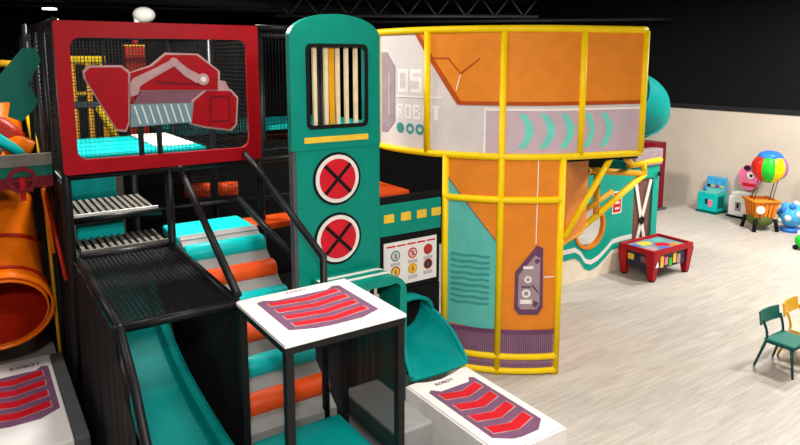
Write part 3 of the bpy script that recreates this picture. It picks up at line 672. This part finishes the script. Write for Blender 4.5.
# direction is -Y so the side axis points to -X
sp_ = [(-.36, .17), (-.33, .19), (-.30, .17), (-.29, .05), (-.26, 0), (.26, 0), (.29, .05), (.30, .17), (.33, .19), (.36, .17)]
link('bed', solid(sweep(NB(), SP, sp_), .025), 'tealpl', sd)
for y, z in ((8.2, 1.0), (6.6, .55), (5.2, .45)): link('support', B((1.35, y-.04, .03), (1.65, y+.04, z)), 'blackm', sd)

# ------------------------------------------------------------------ left edge: orange tube, ledge, sign
ot = thing('tube_slide', (.2, 9.5, .6), 'orange tube slide with a dark open mouth at the left edge', 'slide')
OP = catmull([(.12, 11.0, 3.6), (.12, 10.7, 3.2), (.13, 10.3, 2.55), (.14, 9.85, 1.9), (.15, 9.45, 1.45), (.15, 9.1, 1.27)], 6)
def opr(r): return [(r*math.cos(2*PI*k/24), r*math.sin(2*PI*k/24)) for k in range(24)]
bm = sweep(NB(), OP, opr(.54), closed=True); link('tube', solid(bm, .02), 'orangepl', ot, smooth=True)
link('shaded_inside', sweep(NB(), OP, opr(.515), closed=True), 'orangein', ot, smooth=True)  # tube interior, its shade put into the darker orange
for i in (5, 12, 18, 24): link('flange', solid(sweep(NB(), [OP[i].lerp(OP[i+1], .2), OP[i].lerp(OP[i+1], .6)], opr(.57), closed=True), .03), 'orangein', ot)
mo = solid(sweep(NB(), [OP[-3], OP[-1]], opr(.6), closed=True), .03); link('mouth_rim', mo, 'orangepl', ot, smooth=True)
lg = thing('ledge_panel', (0, 9.0, 2.85), 'striped grey, green and red ledge panel above the orange tube', 'panel')
link('top_band', B((-1.2, 8.86, 3.13), (.82, 8.94, 3.27)), 'slat', lg); link('green_band', B((-1.2, 8.87, 3.0), (.82, 8.94, 3.128)), 'tealdark', lg); link('red_band', B((-1.2, 8.88, 2.86), (.82, 8.94, 2.998)), 'dkred', lg); link('deck', B((-1.2, 8.95, 3.05), (.82, 9.9, 3.12)), 'blackm', lg)
vw = link('valve_wheel', pY([circ(.49, 2.97, .16, 24), circ(.49, 2.97, .11, 24)], 8.82, .03), 'dkred', lg)
link('hub', B((.46, 8.83, 2.72), (.52, 8.86, 3.0)), 'red', vw); link('spoke', B((.37, 8.835, 2.95), (.61, 8.85, 2.99)), 'dkred', vw)
solo('cutout_sign', pY([[(.3, 4.12), (.63, 4.53), (.78, 4.53), (.82, 4.38), (.66, 4.10), (.76, 3.88), (.68, 3.76), (.57, 3.64), (.42, 3.70), (.46, 3.88), (.25, 3.88)]], 9.2, .05), 'tealdark', 'dark teal angular cutout shape at the upper left edge', 'cutout', (.5, 9.22, 3.64))
lt = thing('foam_figure', (.2, 9.6, 3.13), 'orange and teal foam shapes piled on the ledge under the teal cutout', 'foam shape')
link('lump', tube(NB(), catmull([(-.1, 9.7, 3.3), (.2, 9.65, 3.55), (.40, 9.62, 3.45), (.45, 9.6, 3.3)], 6), .16, 14), 'orangein', lt, smooth=True)
link('lump', tube(NB(), catmull([(.35, 9.5, 3.25), (.5, 9.5, 3.32), (.66, 9.5, 3.25)], 6), .12, 14), 'orangepl', lt, smooth=True)
link('wedge', tube(NB(), [(.2, 9.35, 3.52), (.5, 9.35, 3.26), (.58, 9.35, 3.2)], [.07, .06, .02], 10), 'tealdeck', lt, smooth=True)
link('wedge', tube(NB(), catmull([(-.1, 9.3, 3.23), (.1, 9.3, 3.33), (.3, 9.3, 3.23)], 5), .1, 10), 'greydk', lt, smooth=True)
# crossing struts beneath the ledge
yp = thing('support_poles', (.62, 9.3, 0), 'thin orange and yellow poles between orange tube and black frame', 'poles')
link('pole', T([(.8, 9.46, 0), (.76, 9.46, 2.8)], .022, 8), 'yellowdk', yp); link('pole', T([(.8, 9.3, 1.9), (.74, 9.4, 2.75)], .025, 8), 'orangepl', yp); link('pole', T([(.76, 9.5, 2.85), (.86, 8.7, 1.7)], .025, 8), 'orangein', yp); link('pole', T([(.72, 9.88, 3.14), (.72, 9.88, 4.85)], .03, 8), 'steeldk', yp)
solo('yellow_pole', T([(.72, 10.4, 3.62), (.76, 9.95, 3.06)], .04), 'yellow', 'short slanted yellow pole left of the red window frame', 'pole', (.76, 9.8, 3.05))
# yellow lookout far behind the red frame
lk = thing('lookout_tower', (1.6, 13.6, 0), 'distant yellow lookout tower seen through the left of the red frame', 'tower')
for x in (1.45, 1.72, 1.98, 2.24): link('post', T([(x, 13.6, 0), (x, 13.6, 4.38)], .055), 'yellowdk', lk)
link('ring', T([(1.2, 13.6, 4.38), (2.3, 13.6, 4.38)], .09), 'yellow', lk); link('ring', T([(1.3, 13.6, 3.75), (2.35, 13.6, 3.75)], .05), 'yellowdk', lk); link('ledge', B((1.3, 13.52, 3.5), (2.4, 13.68, 3.6)), 'greydk', lk)
link('brace', T([(2.1, 13.55, 3.5), (2.55, 13.55, 2.6)], .06), 'yellow', lk)
solo('yellow_pole', T([(.2, 12.5, 4.35), (1.05, 12.5, 4.3)], .06), 'yellowdk', 'dim horizontal yellow pole behind the teal cutout at the upper left', 'pole', (.6, 12.5, 4.3))
dm = thing('dome_light', (3.0, 14, 4.3), 'white dome lamp on a red box column behind the red window frame', 'lamp')
bm = NB(); bmesh.ops.create_uvsphere(bm, u_segments=20, v_segments=12, radius=.2); bmesh.ops.scale(bm, verts=bm.verts[:], vec=(1.1, 1, .8)); bmesh.ops.translate(bm, verts=bm.verts[:], vec=(3.15, 14, 5.28)); link('dome', bm, 'whitepl', dm, smooth=True)
link('stem', T([(3.0, 14, 4.78), (3.0, 14, 5.3)], .05), 'whitepl', dm); link('column', T([(2.93, 14, 4.6), (2.97, 14, 4.85)], .06), 'red', dm); link('box', B((2.72, 13.9, 0), (3.1, 14.1, 4.64), .01), 'orangein', dm); link('cap', B((2.71, 13.89, 4.64), (3.11, 14.11, 4.68)), 'yellowdk', dm)

# ------------------------------------------------------------------ air hockey table
ah = thing('air_hockey_table', (11.6, 7.92, 0), 'red children\'s air hockey table standing before the barn door', 'game table')
ax0, ax1, ay0, ay1 = 11.0, 12.32, 7.45, 8.3
link('playfield', B((ax0+.06, ay0+.06, .56), (ax1-.06, ay1-.06, .60)), 'bluegrey', ah)
for i, (x, y, rx, ry, c) in enumerate(((11.3, 7.75, .16, .12, 'pinkgrey'), (11.5, 8.05, .2, .12, 'yelprint'), (11.75, 7.8, .18, .14, 'red_print'), (11.95, 8.05, .15, .11, 'aqua'), (11.6, 7.65, .13, .08, 'blue'), (12.0, 7.68, .12, .09, 'orange'), (11.25, 8.05, .1, .1, 'blue'))):
    link('field_print', pZ([circ(x, y, rx, 18, ry)], .6, .002+.0004*i), c, ah)
bm = B((ax0, ay0, .54), (ax1, ay0+.07, .65), .015); box(bm, (ax0, ay1-.07, .54), (ax1, ay1, .65), .015); box(bm, (ax0, ay0+.07, .54), (ax0+.07, ay1-.07, .65), .015); box(bm, (ax1-.07, ay0+.07, .54), (ax1, ay1-.07, .65), .015)
link('rail', bm, 'red', ah)
link('cabinet', B((ax0+.05, ay0+.05, .24), (ax1-.05, ay1-.05, .55), .01), 'screen', ah)
for i in range(5): link('side_print', B((ax0+.28+.14*i, ay0+.042, .27+.03*(i % 2)), (ax0+.38+.14*i, ay0+.05, .50-.04*(i % 3))), ('yelprint', 'pink', 'green', 'yelprint', 'pinkgrey')[i], ah)
for i in range(2): link('side_print', B((ax0+.042, ay0+.2+.3*i, .36), (ax0+.05, ay0+.34+.3*i, .48)), ('mauve', 'yelprint')[i], ah)
for x, y in ((ax0+.1, ay0+.1), (ax1-.1, ay0+.1), (ax0+.1, ay1-.1), (ax1-.1, ay1-.1)):
    bm = NB(); vs = []
    for z, h in ((.03, .055), (.25, .075), (.55, .105)): vs.append([bm.verts.new((x+a*h, y+b*h, z)) for a, b in ((-1, -1), (1, -1), (1, 1), (-1, 1))])
    for p, q_ in zip(vs, vs[1:]):
        for k in range(4): bm.faces.new((p[k], p[(k+1) % 4], q_[(k+1) % 4], q_[k]))
    bm.faces.new(vs[0]); bm.faces.new(vs[-1]); lgx = link('leg', bm, 'red', ah); link('foot', B((x-.045, y-.045, 0), (x+.045, y+.045, .03)), 'blackm', lgx)
link('logo_print', pY([[(ax0+.04, .32), (ax0+.16, .32), (ax0+.1, .44)]], ay0-.012, .006), 'whitepl', ah)

# ------------------------------------------------------------------ chairs
def chair(loc, mseat, mleg, label, mpad=None):
    t = thing('chair', (0, 0, 0), label, 'chair')
    # seat faces -Y, backrest at +Y
    link('seat', B((-.255, -.21, .425), (.255, .2, .455), .012), mpad or mseat, t)
    link('seat_frame', B((-.245, -.2, .385), (.245, .19, .423), .008), mleg, t)
    for s in (-1, 1):
        link('leg', T([(s*.235, -.17, .4), (s*.265, -.23, 0)], [.022, .016], 10), mleg, t)
        link('leg', T([(s*.23, .17, .44), (s*.265, .30, 0)], [.022, .016], 10), mleg, t)
        link('back_upright', T(catmull([(s*.23, .17, .42), (s*.225, .185, .55), (s*.24, .235, .7)], 5), .018, 10), mleg, t)
    bm = NB(); rows = []
    for k in range(13):
        f = k/12*2-1; y = .245-.03*(1-f*f)*-1
        rows.append([bm.verts.new((f*.26, y+.0, .62)), bm.verts.new((f*.26, y+.03, .81)), bm.verts.new((f*.26, y+.055, .805)), bm.verts.new((f*.26, y+.025, .615))])
    for a, b in zip(rows, rows[1:]):
        for k in range(4): bm.faces.new((a[k], a[(k+1) % 4], b[(k+1) % 4], b[k]))
    bm.faces.new(rows[0]); bm.faces.new(rows[-1]); link('backrest', bm, mseat, t)
    t.location = loc; return t
chair((9.49, 4.22, 0), 'chairg', 'chairgd', 'dark green chair on the pale floor at the right')
chair((10.13, 4.22, 0), 'chairy', 'chairy', 'yellow chair with a cream seat at the right edge, beside the green chair', 'barred').rotation_euler.z = .1

# ------------------------------------------------------------------ far right: rides and machines
k1 = thing('arcade_kiosk', (17.85, 10.35, 0), 'small teal arcade kiosk with a blue backboard by the cream wall', 'arcade machine')
link('body', B((17.55, 10.03, .05), (18.12, 10.6, .58), .03), 'tealdeck', k1); link('base', B((17.53, 10.01, 0), (18.14, 10.62, .05)), 'tealdark', k1)
link('control_deck', flat(NB(), [[(17.55, .58), (17.98, .58), (17.98, .68)]], .55, lambda u, v, w: Vector((u, 10.04+w, v))), 'aqua', k1)
bk_ = link('backboard', B((17.98, 10.03, .58), (18.1, 10.6, 1.0), .02), 'skyblue', k1)
for i, y in enumerate((10.12, 10.26, 10.4, 10.52)): link('button', cyl(NB(), (17.95, y, .74), .04, .03, 'x', 12), ('yelprint', 'red_print', 'yelprint', 'blackm')[i], bk_)
link('front_print', B((17.544, 10.14, .2), (17.55, 10.26, .4)), 'pink', k1); link('front_print', B((17.544, 10.28, .26), (17.55, 10.36, .42)), 'screen', k1); link('joystick', T([(17.7, 10.48, .6), (17.7, 10.48, .76)], .035), 'blue', k1); link('side_print', B((17.65, 10.024, .15), (17.95, 10.03, .5)), 'tealdark', k1)
k2 = thing('arcade_kiosk', (17.9, 9.47, 0), 'white toy kiosk with a pink backboard between teal kiosk and balloon ride', 'arcade machine')
link('body', B((17.68, 9.2, .05), (18.14, 9.75, .6), .03), 'whitepl', k2); link('base', B((17.66, 9.18, 0), (18.16, 9.77, .05)), 'blackm', k2)
link('tray', pZ([rrect(17.7, 9.2, 18.05, 9.72, .08), rrect(17.74, 9.24, 18.01, 9.68, .06)], .6, .1), 'whitepl', k2); link('tray_bed', B((17.74, 9.24, .6), (18.01, 9.68, .62)), 'aqua', k2)
pb = link('backboard', pX([circ(9.42, 1.12, .3, 24, .36)], 18.06, .08), 'pink', k2)
link('backboard_print', pX([circ(9.38, 1.18, .1, 16)], 18.05, .008), 'ghost', pb); link('backboard_print', pX([circ(9.36, 1.18, .045, 12)], 18.044, .006), 'screen', pb); link('backboard_print', pX([rrect(9.22, .87, 9.6, .96, .04)], 18.05, .008), 'red_print', pb); link('backboard_print', pX([circ(9.48, 1.38, .1, 12, .08)], 18.05, .008), 'screen', pb)
link('front_print', B((17.672, 9.38, .2), (17.68, 9.55, .45)), 'greystripe', k2); link('front_print', B((17.672, 9.44, .28), (17.677, 9.5, .42)), 'screen', k2)
bl = thing('balloon_ride', (17.1, 8.5, 0), 'hot air balloon ride with a striped balloon over an orange basket', 'ride')
bx, by = 17.0, 8.5
qx, qy = bx+.11, by-.08
cols = ['green', 'balyel', 'balpur', 'blue', 'green', 'balyel', 'balred', 'balred']
for k in range(8):
    a0 = -2.57-.56+k*PI/4; bm = NB(); rows = []
    for i in range(11):
        th = PI*i/10; row = []
        for j in range(7):
            a = a0+PI/4*j/6; bul = 1+.07*math.sin(PI*j/6)
            row.append(bm.verts.new((qx+.40*bul*math.sin(th)*math.cos(a), qy+.40*bul*math.sin(th)*math.sin(a), 1.63+.40*math.cos(th))))
        rows.append(row)
    for p, q_ in zip(rows, rows[1:]):
        for j in range(6): bm.faces.new((p[j], p[j+1], q_[j+1], q_[j]))
    bmesh.ops.remove_doubles(bm, verts=bm.verts[:], dist=.0005)
    link('balloon_gore', bm, cols[k], bl, smooth=True)
bm = NB(); bmesh.ops.create_uvsphere(bm, u_segments=20, v_segments=10, radius=.3); bmesh.ops.scale(bm, verts=bm.verts[:], vec=(1.0, 1.0, .55)); bmesh.ops.translate(bm, verts=bm.verts[:], vec=(qx, qy, 1.91)); link('balloon_cap', bm, 'blue', bl, smooth=True)
for a in (.5, 1.5, 2.5, 3.5): 
    aa = a*PI/2+.6; link('strut', T([(bx+.3*math.cos(aa), by+.3*math.sin(aa), .78), (qx+.26*math.cos(aa), qy+.26*math.sin(aa), 1.34)], .014, 6), 'steel', bl)
bm = NB(); bmesh.ops.create_cone(bm, cap_ends=True, segments=4, radius1=.34, radius2=.42, depth=.42); bmesh.ops.rotate(bm, verts=bm.verts[:], matrix=Matrix.Rotation(.2, 3, 'Z')); bmesh.ops.translate(bm, verts=bm.verts[:], vec=(bx, by, .56)); bk_ = link('basket', bm, 'orange', bl)
for k in range(4):
    for f in (.2, .4, .6, .8):
        a0, a1 = k*PI/2+.2, (k+1)*PI/2+.2
        lo3 = Vector((bx+.345*math.cos(a0), by+.345*math.sin(a0), .36)).lerp(Vector((bx+.345*math.cos(a1), by+.345*math.sin(a1), .36)), f); hi3 = Vector((bx+.425*math.cos(a0), by+.425*math.sin(a0), .76)).lerp(Vector((bx+.425*math.cos(a1), by+.425*math.sin(a1), .76)), f)
        link('basket_rib', T([lo3, hi3], .012, 6), 'brown', bk_)
link('basket_rim', T([(bx+.43*math.cos(k*PI/2+.2), by+.43*math.sin(k*PI/2+.2), .78) for k in range(5)], .04, 8), 'orange', bl)
bm = NB(); bmesh.ops.create_uvsphere(bm, u_segments=16, v_segments=10, radius=.32); bmesh.ops.scale(bm, verts=bm.verts[:], vec=(1, 1, .6)); bmesh.ops.translate(bm, verts=bm.verts[:], vec=(bx, by, .27)); link('base', bm, 'dotbase', bl, smooth=True)
for a in range(4): 
    aa = a*PI/2+.2; link('caster', T([(bx+.42*math.cos(aa), by+.42*math.sin(aa), 0), (bx+.36*math.cos(aa), by+.36*math.sin(aa), .32)], .05, 8), 'blackm', bl)
nd = Vector((-.89, -.45, 0)); link('badge', tube(NB(), [Vector((bx, by, .58))+nd*.30, Vector((bx, by, .58))+nd*.40], .1, 16), 'whitepl', bl)
bb = thing('toy_ride', (17.55, 7.95, 0), 'sky blue bumpy toy ride right of the balloon ride', 'ride')
bm = NB(); bmesh.ops.create_uvsphere(bm, u_segments=20, v_segments=12, radius=.30); bmesh.ops.scale(bm, verts=bm.verts[:], vec=(1, 1, 1.05)); bmesh.ops.translate(bm, verts=bm.verts[:], vec=(17.46, 7.95, .42)); link('shell', bm, 'skyblue', bb, smooth=True)
for i in range(14):
    a = i*2.4; z = .25+.035*i; r = .27*math.sqrt(max(.1, 1-((z-.42)/.34)**2)) if abs(z-.42) < .33 else .12
    bm = NB(); bmesh.ops.create_uvsphere(bm, u_segments=10, v_segments=6, radius=.085); bmesh.ops.translate(bm, verts=bm.verts[:], vec=(17.46+r*math.cos(a), 7.95+r*math.sin(a), z)); link('knob', bm, ('blue', 'whitepl', 'skyblue')[i % 3], bb, smooth=True)
link('base', cyl(NB(), (17.46, 7.95, 0), .24, .1, 'z', 20), 'blue', bb)
gt = thing('toy_car', (15.97, 6.93, 0), 'bright green toy cut off by the right edge', 'toy')
bm = NB(); bmesh.ops.create_uvsphere(bm, u_segments=16, v_segments=10, radius=.2); bmesh.ops.translate(bm, verts=bm.verts[:], vec=(15.97, 6.93, .2)); link('body', bm, 'green', gt, smooth=True)
link('ear', cyl(NB(), (15.93, 7.02, .3), .06, .14, 'z', 12), 'whitepl', gt); link('wheel', cyl(NB(), (15.8, 7.05, .06), .06, .05, 'x', 12), 'blackm', gt)
rc = thing('photo_cabinet', (16.7, 11.6, 0), 'tall dark red cabinet peeking out behind the barn wall', 'cabinet')
link('body', B((16.42, 11.3, .06), (16.95, 12.0, 2.0), .02), 'fadered', rc); link('base', B((16.38, 11.22, 0), (17.0, 12.05, .06)), 'greydk', rc)

# ------------------------------------------------------------------ view
scn.view_settings.view_transform = 'Standard'; scn.view_settings.look = 'None'
scn.view_settings.exposure = 0.12; scn.view_settings.gamma = 1.0; scn.view_settings.use_curve_mapping = False
